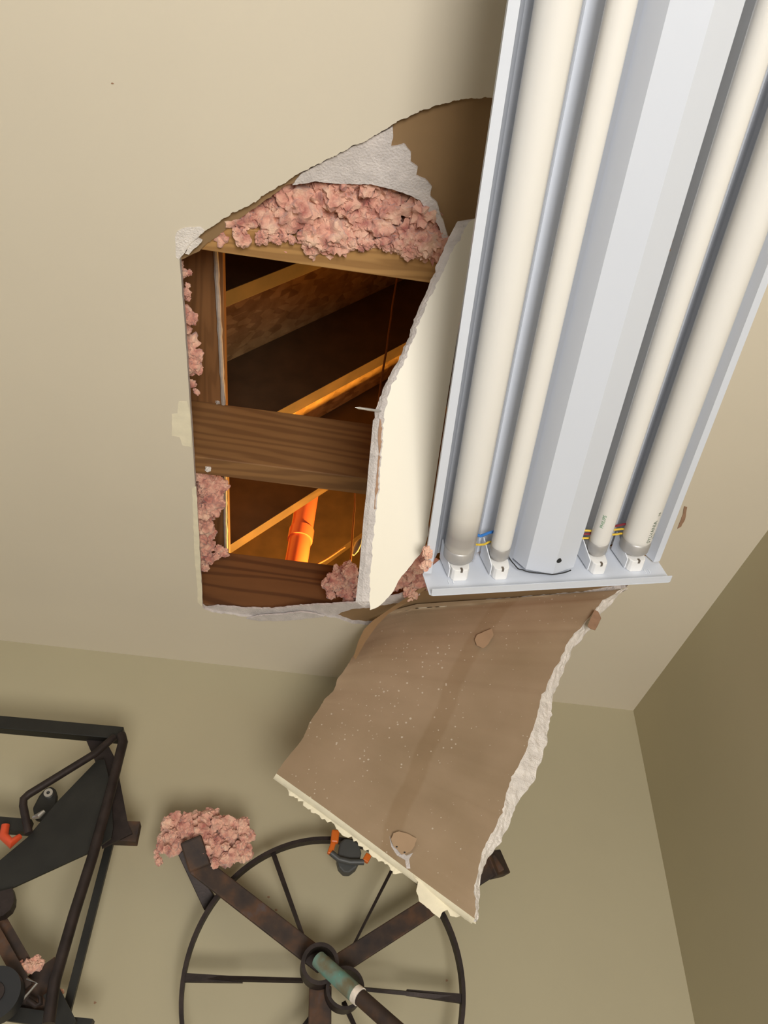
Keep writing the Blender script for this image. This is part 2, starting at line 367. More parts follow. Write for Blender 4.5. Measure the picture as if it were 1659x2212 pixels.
# ------------------------------------------------------------------ the attic
J = [-0.333, 0.073, 0.479, 0.885, 1.291, 1.697, 2.103, 2.509, 2.915]
ZJ = HC+0.0127; HJ = 0.1397
SL = 1.2; CR = 1.746+CAM.z          # rafter underside: z = CR + SL*x
th = math.atan(SL); RDZ = 0.24/math.cos(th)
def raf_poly(x0, x1): return [(x0, CR+SL*x0), (x1, CR+SL*x1), (x1, CR+SL*x1+RDZ), (x0, CR+SL*x0+RDZ)]
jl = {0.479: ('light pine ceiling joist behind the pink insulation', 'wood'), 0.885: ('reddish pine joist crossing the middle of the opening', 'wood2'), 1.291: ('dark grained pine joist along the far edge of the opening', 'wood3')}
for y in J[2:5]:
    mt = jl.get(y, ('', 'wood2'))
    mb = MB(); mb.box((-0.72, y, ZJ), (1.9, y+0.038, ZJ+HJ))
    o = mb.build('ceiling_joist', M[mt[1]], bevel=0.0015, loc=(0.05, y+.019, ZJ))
    lab = mt[0] or {0.073: 'hidden joist nearest the room, above the painted ceiling', 1.697: 'joist beyond the back wall under the lit rafters', 2.103: 'farthest joist in the attic beyond the orange pipe'}[y]
    tag(o, lab, 'joist', 'joists above the ceiling')
t = thing('flat_board', 'brown board lying flat across the joists at the left end of the opening', 'board', (-0.275, 0.9, ZJ+HJ))
world_child(MB().box((-0.345, 0.48, ZJ+HJ+.0005), (-0.306, 1.34, ZJ+HJ+.0385)).box((-0.303, 0.48, ZJ+HJ+.0005), (-0.2105, 1.34, ZJ+HJ+.0185)), 'board', M['woody'], t, bevel=0.0015)
for i, (y0, y1, xa, xb) in enumerate(((0.520, 0.883, -.2225, -.2145), (0.925, 1.289, -.2150, -.2165))):
    n = 26
    pts = [Vector((xa+(xb-xa)*k/n+0.0008*noise.noise(Vector((k*.5, i, 0))), y0+(y1-y0)*k/n, ZJ+HJ-.0018)) for k in range(n+1)]
    o = world_child(MB().tube(pts, [0.0040+.0012*noise.noise(Vector((k*.7, 9, i))) for k in range(n+1)], 8), 'sealant_bead', M['caulk'], t, smooth=True); o['label'] = 'grey-white bead of sealant'
for k, (px, py) in enumerate(((450, 1013), (471, 868))):
    c = onz(px, py, ZJ-.001) if k == 0 else ony(px, py, .883)
    b_ = MB(); clump(b_, c, .0048, 3.0+k); o = world_child(b_, 'sealant_blob', M['gypsum_white'] if k == 0 else M['caulk'], t, smooth=True)
rl = {0.479: 'rafter nearest the room, above the first joist', 0.885: 'rafter with its thin amber edge at the upper left of the opening', 1.291: 'rafter whose lit edge rises across the middle of the larger opening',
      1.697: 'rafter whose lit edge rises across the smaller opening, beside the orange pipe', 2.103: 'fully lit rafter behind the orange pipe', 2.509: 'rafter one bay behind the orange pipe', 0.073: 'hidden rafter over the front of the attic', 2.915: 'rafter against the gable end'}
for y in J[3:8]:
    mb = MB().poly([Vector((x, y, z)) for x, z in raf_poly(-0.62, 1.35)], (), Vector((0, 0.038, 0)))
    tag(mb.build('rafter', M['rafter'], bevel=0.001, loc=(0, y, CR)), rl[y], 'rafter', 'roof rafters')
sh = MB().poly([Vector((x, -0.35, z)) for x, z in ((-1.0, CR-SL+RDZ+.002), (1.45, CR+SL*1.45+RDZ+.002), (1.45, CR+SL*1.45+RDZ+.02), (-1.0, CR-SL+RDZ+.02))], (), Vector((0, 3.6, 0)))
struct('roof', sh, M['osb'])
zr = CR+SL*1.45+RDZ
sh = MB().poly([Vector((x, -0.35, z)) for x, z in ((1.45, zr), (3.9, ZJ), (3.95, ZJ+.02), (1.45, zr+.03))], (), Vector((0, 3.6, 0)))
struct('roof_far', sh, M['bounce_dark'])
for nm, y in (('wall_gable_front', -0.37), ('wall_gable_back', 3.25)):
    struct(nm, MB().poly([Vector((x, y, z)) for x, z in ((-1.1, HC+.014), (3.9, HC+.014), (1.45, zr+.03), (-1.1, CR-1.1*SL+RDZ))], (), Vector((0, 0.02, 0))), M['bounce_dark'])
g = MB().box((XW, -0.4, HC), (3.95, 3.3, HC+0.012)); g.box((-1.2, YW+.001, HC), (XW, 3.3, HC+.012)); struct('floor_attic_block', g, M['bounce_dark'])  # unseen slab, added to keep world light out of the attic
struct('wall_eave', MB().box((-1.12, -0.37, HC+.01), (-1.10, 3.27, CR-1.1*SL+RDZ+.02)), M['osb'])

# vent pipe rising through the attic
pb = ony(637, 1210, 1.93); pt = ony(660, 1085, 1.93)
t = thing('vent_pipe', 'red-orange vertical pipe glowing in the lit attic bay', 'pipe', (pb.x, 1.93, HC+.03))
world_child(MB().tube([(pb.x, 1.93, HC+.03), (pb.x+.010, 1.93, 3.70)], 0.037, 28), 'pipe', M['pipe'], t, smooth=True)
world_child(MB().tube([(pb.x+.006, 1.93, 3.20), (pb.x+.0065, 1.93, 3.245)], 0.0415, 28), 'coupling', M['pipe'], t, smooth=True)
# bulb in the attic (its light is the lamp above)
t = thing('attic_bulb', 'bare bulb lighting the attic behind the ceiling', 'bulb', ATTIC_BULB)
bb = MB(); bb.tube([ATTIC_BULB+Vector((0, 0, z)) for z in (.050, .060, .085, .10)], [.012, .013, .013, .013], 16)
world_child(bb, 'bulb_base', M['socket'], t, smooth=True)
bb = MB(); bb.tube([ATTIC_BULB+Vector((0, 0, z)) for z in (.10, .16, .40)], [.02, .02, .004], 12)
world_child(bb, 'bulb_holder', M['rubber'], t, smooth=True)
# hanging cables
for i, (a, b, y, lab) in enumerate((((768, 1060), (757, 1222), 1.75, 'thin cable hanging in front of the lit rafter, right of the orange pipe'),
                                    ((857, 600), (812, 905), 1.20, 'thin cable hanging through the dark part of the larger opening'))):
    p, q = ony(*a, y), ony(*b, y); d = (p-q)
    pts = [q-d*.2+d*1.5*k/14+Vector((.003*noise.noise(Vector((k*.6, i, 1))), 0, 0)) for k in range(15)]
    tag(MB().tube(pts, .0028, 8).build('hanging_cable', M['cable'], smooth=True, loc=pts[7]), lab, 'cable', 'cables in the attic')
p, q, r_ = ony(672, 1225, 1.95), ony(735, 1188, 1.95), ony(745, 1182, 1.95)
pts = [p.lerp(q, k/8)+Vector((0, 0, -.006*math.sin(PI*k/8))) for k in range(9)]+[r_]
tag(MB().tube(pts, .003, 8).build('sagging_cable', M['cable'], smooth=True, loc=pts[4]), 'dark cable sagging across the lit rafter at the far right of the smaller opening', 'cable')
p = ony(768, 1182, 1.55)  # small solid added in place of a bluish highlight
o = MB().tube([p+Vector((-.004, 0, -.028)), p+Vector((0, 0, -.01)), p+Vector((.005, 0, .012)), p+Vector((.011, 0, .03))], [.003, .009, .010, .004], 12).build('highlight_body', M['highlight_blue'], smooth=True, loc=p)
tag(o, 'small pale blue-grey solid put in for a highlight at the right of the smaller opening', 'highlight')

# ------------------------------------------------------------------ pink insulation
def tuft(name, items, label, cat='insulation', group='pink insulation', per=1, spread=.6):
    mb = MB(); cs = []
    for (c, r) in items:
        cs.append(c)
        for k in range(per):
            off = Vector([random.gauss(0, 1) for _ in range(3)])*r*spread if per > 1 else Vector((0, 0, 0))
            clump(mb, c+off, r*random.uniform(.6, 1.05), random.random()*50)
    loc = sum(cs, Vector())/len(cs)
    o = mb.build(name, M['pink'], smooth=True, loc=loc)
    return tag(o, label, cat, group, 'stuff')
def inpoly(p, poly):
    c = False; n = len(poly)
    for i in range(n):
        (x1, y1), (x2, y2) = poly[i], poly[i-1]
        if (y1 > p[1]) != (y2 > p[1]) and p[0] < (x2-x1)*(p[1]-y1)/(y2-y1)+x1: c = not c
    return c
# the batt in the first bay, sagging over the joist
P = [(470, 515), (520, 478), (575, 425), (630, 385), (740, 375), (850, 395), (930, 440), (965, 500), (975, 545), (900, 540), (860, 532), (800, 525), (740, 530), (690, 520), (640, 512), (600, 505), (560, 490), (520, 500)]
items = []
while len(items) < 150:
    p = (random.uniform(460, 980), random.uniform(375, 550))
    if inpoly(p, P):
        up = max(0, (p[1]-470)/80)
        items.append((onz(p[0], p[1], HC+.030-.022*min(1, up)+random.uniform(-.004, .012)), random.choice((.009, .013, .018, .023))*random.uniform(.85, 1.1)))
for k in range(46):       # ragged lower fringe lying on the joist underside
    x = random.uniform(500, 955); y = 512+(x-500)*.07+random.uniform(-14, 6)
    items.append((onz(x, y, HC+.006), random.uniform(.004, .009)))
for k in range(110):       # thickness behind
    items.append((Vector((random.uniform(-.22, .12), random.uniform(.33, .46), HC+random.uniform(.045, .10))), random.uniform(.02, .034)))
tuft('insulation', items, 'pink fibreglass batt bulging over the joist at the top of the opening')
# fringe at the left end
L1 = [(396, 575, 7), (397, 600, 8), (399, 630, 6), (402, 672, 8), (404, 700, 9), (409, 760, 12), (413, 785, 13), (408, 800, 10), (400, 590, 6), (399, 615, 4), (402, 640, 4), (404, 680, 8), (412, 690, 6), (406, 715, 5), (410, 765, 8), (420, 780, 9), (415, 800, 7), (413, 830, 5), (420, 845, 4)]
tuft('insulation', [(onz(x+random.uniform(-3, 3), y, HC+.036), r*.0011) for x, y, r in L1], 'pink wisps along the left edge of the larger opening', per=2, spread=.5)
L2 = [(428, 1020, 10), (434, 1050, 15), (426, 1090, 10), (436, 1100, 13), (436, 1130, 14), (430, 1150, 12), (434, 1175, 12), (436, 1200, 8), (432, 1030, 10), (445, 1045, 12), (432, 1070, 12), (440, 1095, 12), (430, 1115, 10), (440, 1140, 10), (432, 1160, 10), (437, 1185, 11), (470, 1190, 9), (430, 1220, 8)]
tuft('insulation', [(onz(x+9, y, HC+.042), r*.00125) for x, y, r in L2], 'pink wisps along the left edge of the smaller opening', per=3, spread=.6)
L3 = [(735, 1255, 20), (760, 1240, 18), (745, 1280, 20), (770, 1290, 18), (720, 1245, 10), (765, 1265, 20), (722, 1275, 12)]
tuft('insulation', [(onz(x, y, HC+.045), r*.0008) for x, y, r in L3], 'dusky pink clump at the bottom right corner of the smaller opening', per=4)
L4 = [(880, 1225, 20), (905, 1205, 20), (870, 1255, 16), (910, 1235, 22), (890, 1260, 16), (850, 1272, 12), (925, 1255, 16), (915, 1190, 14)]
tuft('insulation', [(onz(x, y, HC+.030), r*.0008) for x, y, r in L4], 'reddish pink clump between the cream flap and the end of the light fixture', per=4)

# ------------------------------------------------------------------ cream flap of ceiling board beside the fixture
fn = Vector((-0.02, 0.70, 1)).normalized(); f0 = Vector((0.13, 0.35, HC-0.004))
def fl_(x, y, dz=0): return onplane(x, y, f0+Vector((0, 0, dz)), fn)
Lf = [(1014, 478), (1003, 495), (992, 520), (975, 545), (958, 585), (940, 620), (920, 660), (905, 700), (892, 735), (872, 785), (858, 810), (845, 835), (835, 870), (829, 900), (826, 960), (822, 1010), (818, 1060), (812, 1110), (806, 1170), (800, 1230), (797, 1300)]
Lb = [(988, 478), (975, 500), (962, 530), (948, 560), (935, 595), (922, 628), (905, 662), (893, 700), (880, 735), (862, 775), (846, 800), (830, 835), (812, 880), (806, 905), (801, 960), (796, 1010), (792, 1060), (786, 1110), (781, 1170), (776, 1230), (768, 1300)]
def rs(pts, n):
    P_ = [Vector((x, y, 0)) for x, y in pts]; d = [0]
    for i in range(1, len(P_)): d.append(d[-1]+(P_[i]-P_[i-1]).length)
    out = []; j = 0
    for k in range(n):
        s = d[-1]*k/(n-1)
        while j < len(d)-2 and d[j+1] < s: j += 1
        q = P_[j].lerp(P_[j+1], (s-d[j])/max(1e-9, d[j+1]-d[j])); out.append((q.x, q.y))
    return out
def jagl(pts, amp, sd):
    out = []
    for x, y in pts:
        out.append((x+amp*(noise.noise(Vector((x*.05, y*.05, sd)))+.8*noise.noise(Vector((x*.2, y*.2, sd+3)))), y+amp*.5*noise.noise(Vector((x*.2, y*.2, sd+8)))))
    return out
nL = 150
A_ = jagl(rs(Lf, nL), 4.0, 21.); B_ = rs(Lb, nL)
B_ = [(b[0]+3.2*(noise.noise(Vector((b[0]*.06, b[1]*.06, 3)))+.9*noise.noise(Vector((b[0]*.23, b[1]*.23, 7)))), b[1]) if b[1] < 905 else b for b in B_]
bot = jag([A_[-1], (800, 1318), (812, 1315), (830, 1300), (850, 1276), (868, 1245), (890, 1218), (906, 1200), (918, 1180), (924, 1155), (926, 1130)], 1.8, 6, 14)
rgt = [(968, 850), (1008, 600), (1026, 472)]
t = thing('ceiling_flap', 'cream painted strip of broken ceiling board hanging left of the fixture', 'ceiling board', fl_(900, 950))
front = [fl_(*p) for p in A_]+[fl_(*p) for p in bot[1:]]+[fl_(*p) for p in rgt]
world_child(MB().poly(front), 'painted_face', M['flap'], t)
e = MB(); e.strip([fl_(*p) for p in A_], [fl_((a[0]*.45+b[0]*.55)+2*noise.noise(Vector((a[0]*.1, a[1]*.1, 2))), (a[1]+b[1])/2, .0045+.0012*noise.noise(Vector((a[0]*.2, a[1]*.2, 2)))) for a, b in zip(A_, B_)])
e.strip([fl_((a[0]*.45+b[0]*.55)+2*noise.noise(Vector((a[0]*.1, a[1]*.1, 2))), (a[1]+b[1])/2, .0045+.0012*noise.noise(Vector((a[0]*.2, a[1]*.2, 2)))) for a, b in zip(A_, B_)], [fl_(*p, .0115) for p in B_])
e.strip([fl_(*p) for p in bot], [fl_(*p)+Vector((0.001, .001, .0115)) for p in bot])
e.strip([fl_(*A_[0]), fl_(*rgt[-1])], [fl_(*B_[0], .0115), fl_(*rgt[-1], .0115)])
e.strip([fl_(*A_[-1]), fl_(*bot[1])], [fl_(*B_[-1], .0115), fl_(785, 1312, .0115)])
e.poly([fl_(*p, .0115) for p in B_]+[fl_(*p)+Vector((0.001, .001, .0115)) for p in bot[1:]]+[fl_(*p, .0115) for p in rgt])
o = world_child(e, 'gypsum_edge', M['gypsum'], t); o['label'] = 'broken grey-white gypsum edge'
for pl in ([(820, 905), (832, 940), (824, 1000), (818, 1060), (812, 1100), (808, 1100), (812, 1040), (818, 980), (816, 940)],):
    o = world_child(MB().poly([fl_(x, y, .001) for x, y in jag(pl, 1, 6, 3, True)], (), Vector((0, 0, .002))), 'torn_paper', M['scrap'], t)
a, b = fl_(767, 880, -.012), fl_(828, 889, .006); dr = (b-a)
t = thing('nail', 'bright nail poking out of the broken edge of the cream flap', 'nail', b)
world_child(MB().tube([a, a+dr*.14, b], [.0003, .0017, .0017], 10), 'shank', M['nail'], t, smooth=True)
world_child(MB().tube([b, b+dr.normalized()*.0012], .0042, 14), 'head', M['nail'], t)

# ------------------------------------------------------------------ hanging panel of plasterboard
top_z = HC
def dp(s, tt):            # distance of the sheet from the camera side, metres: hinge line then nearly plumb, lightly bowed
    h0 = 1.245*(1-s)+1.065*s
    plumb = 1.20*(1-s)+1.09*s
    k = min(1, tt/.30); k = k*k*(3-2*k)
    return h0*(1-k)+plumb*k + 0.03*math.sin(PI*min(1, tt))*.6 + .035*tt*s
PL = [(806, 1340), (790, 1362), (775, 1395), (770, 1405), (748, 1440), (728, 1468), (722, 1490), (700, 1512), (686, 1535), (668, 1562), (655, 1595), (635, 1620), (612, 1648), (597, 1671)]
PR = [(1340, 1274), (1300, 1298), (1286, 1315), (1262, 1345), (1238, 1370), (1222, 1395), (1205, 1430), (1185, 1470), (1172, 1500), (1160, 1545), (1146, 1590), (1122, 1650), (1102, 1690), (1088, 1740), (1070, 1790), (1042, 1840), (1032, 1880), (1024, 1925), (1030, 1950), (1026, 1985)]
RB = [(1356, 1270), (1330, 1292), (1300, 1322), (1278, 1352), (1255, 1380), (1240, 1400), (1222, 1440), (1200, 1490), (1190, 1520), (1188, 1560), (1180, 1600), (1168, 1650), (1150, 1690), (1125, 1720), (1105, 1765), (1082, 1820), (1055, 1850), (1042, 1885), (1034, 1925), (1036, 1955), (1030, 1990)]
NT, NS = 110, 60
lp = jagl(rs(PL, NT), 1.6, 31.); rp = jagl(rs(PR, NT), 4.0, 41.); rb = rs(RB, NT)
TOP = rs([(806, 1340), (850, 1318), (900, 1305), (1000, 1298), (1100, 1292), (1200, 1284), (1340, 1274)], NS)
BOT = rs([(597, 1671), (700, 1744), (800, 1818), (900, 1893), (1026, 1985)], NS)
t = thing('drywall_panel', 'large brown-backed plasterboard panel torn from the ceiling and hanging down', 'plasterboard panel', (0.22, 1.12, HC))
rows = []; uvs = []
for r in range(NT):
    tt = r/(NT-1); row = []
    for c in range(NS):
        s = c/(NS-1)
        a = Vector(lp[r]).lerp(Vector(rp[r]), s)
        l0 = Vector(lp[0]).lerp(Vector(rp[0]), s); l1 = Vector(lp[-1]).lerp(Vector(rp[-1]), s)
        q = a + (Vector(TOP[c])-l0)*(1-tt) + (Vector(BOT[c])-l1)*tt
        pt = ony(q.x, q.y, dp(s, tt)+.0015*noise.noise(Vector((s*5, tt*6, 1))))
        if pt.z > HC-.0005: pt = onz(q.x, q.y, HC-.0005)
        row.append(pt); uvs.append((s, tt))
    rows.append(row)
g = MB().grid(rows); g.uv = uvs
pan = world_child(g, 'back_paper', M['panel'], t, smooth=True)
TH = Vector((0, 0.0127, 0))
# painted face on the far side, and broken core along both sides
back_rows = [[p+TH for p in row] for row in rows]
world_child(MB().grid(back_rows), 'painted_face', M['ceiling'], t, smooth=True)
def edge_pt(px, py, s, tt, extra): 
    pt = ony(px, py, dp(s, tt)+extra)
    return pt if pt.z < HC-.0004 else onz(px, py, HC-.0004)
e = MB(); r0 = [row[-1] for row in rows]; NE = 5; er = [r0]
for k in range(1, NE+1):
    f_ = k/NE; rr = []
    for r in range(NT):
        a = Vector(rp[r]); b = Vector(rb[r]); j = 5.5*(noise.noise(Vector((r*.35, k*.7, 2)))+.7*noise.noise(Vector((r*1.1, k, 5))))*(.35 if k < NE else 1)
        q = a.lerp(b, f_); rr.append(edge_pt(q.x+j, q.y+j*.3, 1, r/(NT-1), .0127*f_+.004*noise.noise(Vector((r*.45, k*1.3, 8)))))
    er.append(rr)
e.grid(er); e.strip(er[-1], [p+Vector((0, .004, 0)) for p in er[-1]]); e.strip([p+Vector((0, .004, 0)) for p in er[-1]], [row[-1] for row in back_rows])
e.strip([row[0] for row in rows], [row[0] for row in back_rows])
o = world_child(e, 'gypsum_edge', M['gypsum_white'], t); o['label'] = 'crumbled white gypsum edge'
# bottom: tapered factory edge wrapped in cream paper, then torn tape hanging below
bl_ = rows[-1]; n = len(bl_)
def dn(i, d1, d2): return ony(BOT[i][0]-d1*.55, BOT[i][1]+d1*.84, dp(i/(n-1), 1)+d2)
lip1 = [dn(i, 9, .006) for i in range(n)]; lip2 = [dn(i, 13, .0127) for i in range(n)]
g = MB().strip(bl_, lip1); g.strip(lip1, lip2); g.strip(lip2, back_rows[-1])
o = world_child(g, 'tapered_edge', M['creampaper'], t, smooth=True); o['label'] = 'cream folded paper edge'
def tape(i0, i1, lo, hi, sd):
    A1, B1 = [], []; K = 70
    for k in range(K):
        f_ = i0+(i1-i0)*k/(K-1); i = f_*(n-1); a = int(i); b = min(n-1, a+1); q = Vector(BOT[a]).lerp(Vector(BOT[b]), i-a)
        env = min(1, min(k, K-1-k)/4)
        dd = lo+(hi-lo)*(.5+.5*noise.noise(Vector((k*.16, sd, 1)))+.35*noise.noise(Vector((k*.6, sd, 4))))*env
        A1.append(ony(q.x-4, q.y+8, dp(f_, 1)+.013)); B1.append(ony(q.x-dd*.62, q.y+dd*.80, dp(f_, 1)+.015))
    return A1, B1
for i0, i1, lo, hi, sd in ((.06, .66, 10, 31, 3.),):
    A1, B1 = tape(i0, i1, lo, hi, sd)
    g = MB().strip(A1, B1); g.strip([p+Vector((0, .0008, 0)) for p in A1], [p+Vector((0, .0008, 0)) for p in B1]); g.strip(B1, [p+Vector((0, .0008, 0)) for p in B1])
    o = world_child(g, 'torn_tape', M['creampaper'], t); o['label'] = 'ragged cream paper hanging from the lower edge'
tp = jag([(893, 1892), (903, 1905), (899, 1925), (906, 1946), (924, 1962), (938, 1974), (950, 1984), (956, 1970), (966, 1966), (972, 1978), (985, 1982), (996, 1978), (1004, 1986), (1016, 1990), (1028, 1996), (1027, 1988), (960, 1942)], 1.6, 5, 17, True)
o = world_child(MB().poly([ony(x, y, dp(.9, 1)+.0145) for x, y in tp], (), Vector((0, .0008, 0))), 'torn_tape', M['creampaper'], t); o['label'] = 'wide scrap of cream paper at the lowest corner'
# curled strip of paper along the upper left of the hinge
cu = [(806, 1340), (850, 1310), (905, 1272), (925, 1268), (880, 1302), (840, 1325), (815, 1350), (790, 1385), (768, 1425), (764, 1418), (774, 1385), (786, 1360)]
pp = [ony(x, y, 1.175) for x, y in cu]; pp = [p if p.z < HC-.001 else onz(x, y, HC-.003) for p, (x, y) in zip(pp, cu)]
o = world_child(MB().poly(pp, (), Vector((0, .0008, .0004))), 'curled_paper', M['kraft'], t)
# small tears in the back paper
def depth_at(px, py):
    P_ = [((proj(p)), p.y) for row in rows[::2] for p in row[::2]]
    return min(P_, key=lambda a: (a[0][0]-px)**2+(a[0][1]-py)**2)[1]
def fitted(pts, lift):
    mx = sum(p[0] for p in pts)/len(pts); my = sum(p[1] for p in pts)/len(pts)
    d0, dx, dy = depth_at(mx, my), (depth_at(mx+50, my)-depth_at(mx-50, my))/100, (depth_at(mx, my+40)-depth_at(mx, my-40))/80
    return [ony(x, y, d0+dx*(x-mx)+dy*(y-my)-lift) for x, y in pts]
RT = R.transposed()
def proj(p): q = RT @ (p-CAM); return (CX+F_PX*q.x/q.z, CY+F_PX*q.y/q.z)
for G, mt, nm in (([(1025, 1382), (1030, 1372), (1046, 1364), (1062, 1358), (1066, 1372), (1056, 1390), (1044, 1400), (1030, 1394)], 'creamscrap', 'lifted_paper'),
                  ([(845, 1812), (850, 1800), (862, 1796), (880, 1800), (900, 1812), (896, 1826), (886, 1840), (868, 1846), (850, 1828)], 'creamscrap', 'lifted_paper'),
                  ([(842, 1806), (847, 1820), (860, 1835), (878, 1848), (892, 1842), (884, 1856), (886, 1876), (878, 1876), (876, 1858), (858, 1848), (845, 1828)], 'gypsum', 'puncture')):
    if 'creamscrap' not in M: M['creamscrap'] = simple('lifted_brown_paper', (0.42, 0.28, 0.165), 0.8, var=0.06, sc_=30)
    lf = .0045 if nm == 'lifted_paper' else .0012
    o = world_child(MB().poly(fitted(jag(G, .8, 5, 5, True), lf), (), Vector((0, .0006, 0))), nm, M[mt], t)
g = MB()
for (x, y, w_) in ((850, 1822, 3), (857, 1829, 2.4), (867, 1837, 3.6), (874, 1841, 2.4)):
    g.poly(fitted([(x+w_*math.cos(a_), y+w_*.6*math.sin(a_)) for a_ in [k*PI/4 for k in range(8)]], .0062), (), Vector((0, .0005, 0)))
world_child(g, 'hole', M['black'], t)

# ------------------------------------------------------------------ fluorescent fixture
U = Vector((0.98067511, -0.02650232, 0.19384)); V = Vector((0.05931048, 0.98442982, -0.16546965)); NN = U.cross(V).normalized(); U = V.cross(NN).normalized()
P0 = Vector((0.1280363, 0.73647952, 0.57026841))+Vector((0, 0, CAM.z))
fx = thing('light_fixture', 'long white four-tube fluorescent light fixture hanging loose from the ceiling', 'light fixture')
fm = Matrix.Identity(4)
for i in range(3): fm[i][0], fm[i][1], fm[i][2], fm[i][3] = U[i], V[i], NN[i], P0[i]
fx.matrix_world = fm
LEN = 1.20
prof = [(0.000, .040), (0.000, .037), (.0095, .036), (.0155, .056), (.026, .074), (.046, .0785), (.060, .072), (.069, .054), (.078, .072), (.096, .0785), (.111, .076), (.119, .050)]
prof2 = [(0.3255-a, b) for a, b in reversed(prof)]
prof2 = [(a*0.32/0.3255, b) for a, b in prof2]
def extr(pr, y0, y1, mb, th_=.0009):
    A0 = [Vector((a, y0, b)) for a, b in pr]; A1 = [Vector((a, y1, b)) for a, b in pr]
    mb.strip(A0, A1); up = Vector((0, 0, th_)); mb.strip([p+up for p in A0], [p+up for p in A1])
    mb.strip(A0, [p+up for p in A0]); mb.strip(A1, [p+up for p in A1])
for nm, pr in (('reflector', prof), ('reflector', prof2)):
    g = MB(); extr(pr, -LEN, -.004, g); g.build(nm, M['enamel'], fx, smooth=True)
# raised centre channel (ballast cover)
ch = [(.116, .069), (.1175, .060), (.131, .0305), (.163, .0185), (.1955, .0300), (.2075, .060), (.209, .069)]
g = MB(); extr(ch, -LEN, -.008, g)
g.add([Vector((a, -.008, b)) for a, b in ch], [tuple(range(len(ch)))])
cov = g.build('ballast_cover', M['enamel'], fx)
MB().tube([(.1665, -.030, .0186), (.1665, -.030, .0225)], .0034, 12).build('screw_hole', M['black'], cov)
MB().box((.105, -LEN, .073), (.222, -.006, .084)).build('housing', M['housing'], fx, bevel=.001)
def plate(y):
    g = MB(); o = [(.004, 0), (.316, 0), (.320, .003), (.3205, .040), (.285, .072), (.225, .084), (.10, .084), (.035, .072), (-.0005, .040), (0, .003)]
    g.poly([Vector((a, y, b)) for a, b in o], (), Vector((0, .0012, 0)))
    s = -1 if y > -.5 else 1
    g.box((.012, y+s*.0016 if s < 0 else y, .0055), (.305, y+.0005 if s < 0 else y+.0028, .0085))    # pressed rib
    g.bar((.002, y+s*.0045, .0008), (.318, y+s*.0045, .0008), (0, 1, 0), .010, .0011)               # small turned lip
    return g.build('end_plate', M['enamel'], fx)
ep = plate(-.001); plate(-LEN-.001)
for (a0, b0) in ((.028, .018), (.292, .018)):
    g = MB()
    for k in range(2): g.box((a0+k*.006, -.0024, b0), (a0+.0009+k*.006, -.0009, b0+.006))
    g.build('embossed_tab', M['housing'], ep)
TB = [(.0435, .0445, .0190, 'tube_old', 'thick lamp tube with a blackened end'), (.0960, .0425, .0127, 'tube', 'slim lamp tube'), (.2275, .0425, .0127, 'tube', 'slim lamp tube with green print'), (.2800, .0445, .0190, 'tube', 'thick lamp tube with dark print')]
tubes = []
for a, b, r, mt, lab in TB:
    y1 = -.040
    g = MB().tube([(a, -LEN+.03, b), (a, -LEN+.2, b), (a, -.3, b), (a, y1-.006, b), (a, y1-.002, b), (a, y1, b)], [r, r, r, r, r*.99, r*.95], 40)
    o = g.build('lamp_tube', M[mt], fx, smooth=True); o['label'] = lab; tubes.append(o)
    MB().tube([(a, y1, b), (a, y1+.002, b), (a, y1+.015, b), (a, y1+.018, b)], [r*.93, r*1.01, r*1.0, r*.86], 36).build('end_cap', M['cap'], o, smooth=True)
    MB().tube([(a, -LEN+.014, b), (a, -LEN+.03, b)], r*1.0, 36).build('end_cap', M['cap'], o, smooth=True)
    g = MB()
    for s in (-1, 1): g.tube([(a+s*.0001, y1+.017, b+s*.0063), (a, y1+.026, b+s*.0063)], .0012, 8)
    g.build('contact_pin', M['pin'], o)
    # lamp holder
    hw = .0118 if r < .015 else .0132
    g = MB(); lowb = b-.0215
    outl = [(-hw, .070), (-hw, b-.006), (-hw*.82, lowb+.004), (-hw*.62, lowb), (hw*.62, lowb), (hw*.82, lowb+.004), (hw, b-.006), (hw, .070)]
    g.poly([Vector((a+x, -.019, z)) for x, z in outl], (), Vector((0, .0178, 0)))
    sk = g.build('lamp_holder', M['socket'], fx, bevel=.0012)
    MB().box((a-.0012, -.0196, lowb-.0004), (a+.0016, -.0150, lowb+.004)).build('slot', M['pin'], sk)
    g = MB().poly([Vector((a-hw-.0035, -.034, .066)), Vector((a-hw-.0035, -.030, .050)), Vector((a-hw-.0012, -.019, .028)), Vector((a-hw-.0012, -.004, .028)), Vector((a-hw-.0035, -.004, .066))], (), Vector((.0012, 0, 0)))
    g.build('holder_clip', M['housing'], sk)
def wire(mt, pts, r=.0013):
    P_ = [Vector(p) for p in pts]; out = []
    for k in range(25):
        f_ = k/24*(len(P_)-1); i = min(int(f_), len(P_)-2); out.append(P_[i].lerp(P_[i+1], f_-i)+Vector((0, .0008*math.sin(k*.9), .0006*math.cos(k*.7))))
    MB().tube(out, r, 8).build('wire', M[mt], fx, smooth=True)
wire('blue', [(.045, -.052, .057), (.07, -.050, .050), (.096, -.054, .056), (.121, -.05, .06)], .0019)
wire('yellow', [(.045, -.034, .058), (.07, -.036, .049), (.096, -.036, .056)], .0014)
wire('yellow', [(.197, -.050, .055), (.215, -.050, .05), (.232, -.048, .056), (.255, -.050, .05), (.278, -.046, .056)], .0014)
wire('red', [(.197, -.044, .054), (.215, -.045, .05), (.232, -.052, .055), (.255, -.057, .05), (.278, -.056, .056)], .0016)
wire('yellow', [(.197, -.037, .054), (.215, -.038, .05), (.232, -.040, .056), (.255, -.042, .05), (.278, -.040, .056)], .0014)
wire('black', [(.1085, -.022, .046), (.1150, -.012, .040), (.1220, -.0085, .0305), (.1300, -.0080, .0275), (.163, -.0075, .0170), (.19, -.0075, .0255)], .0008)
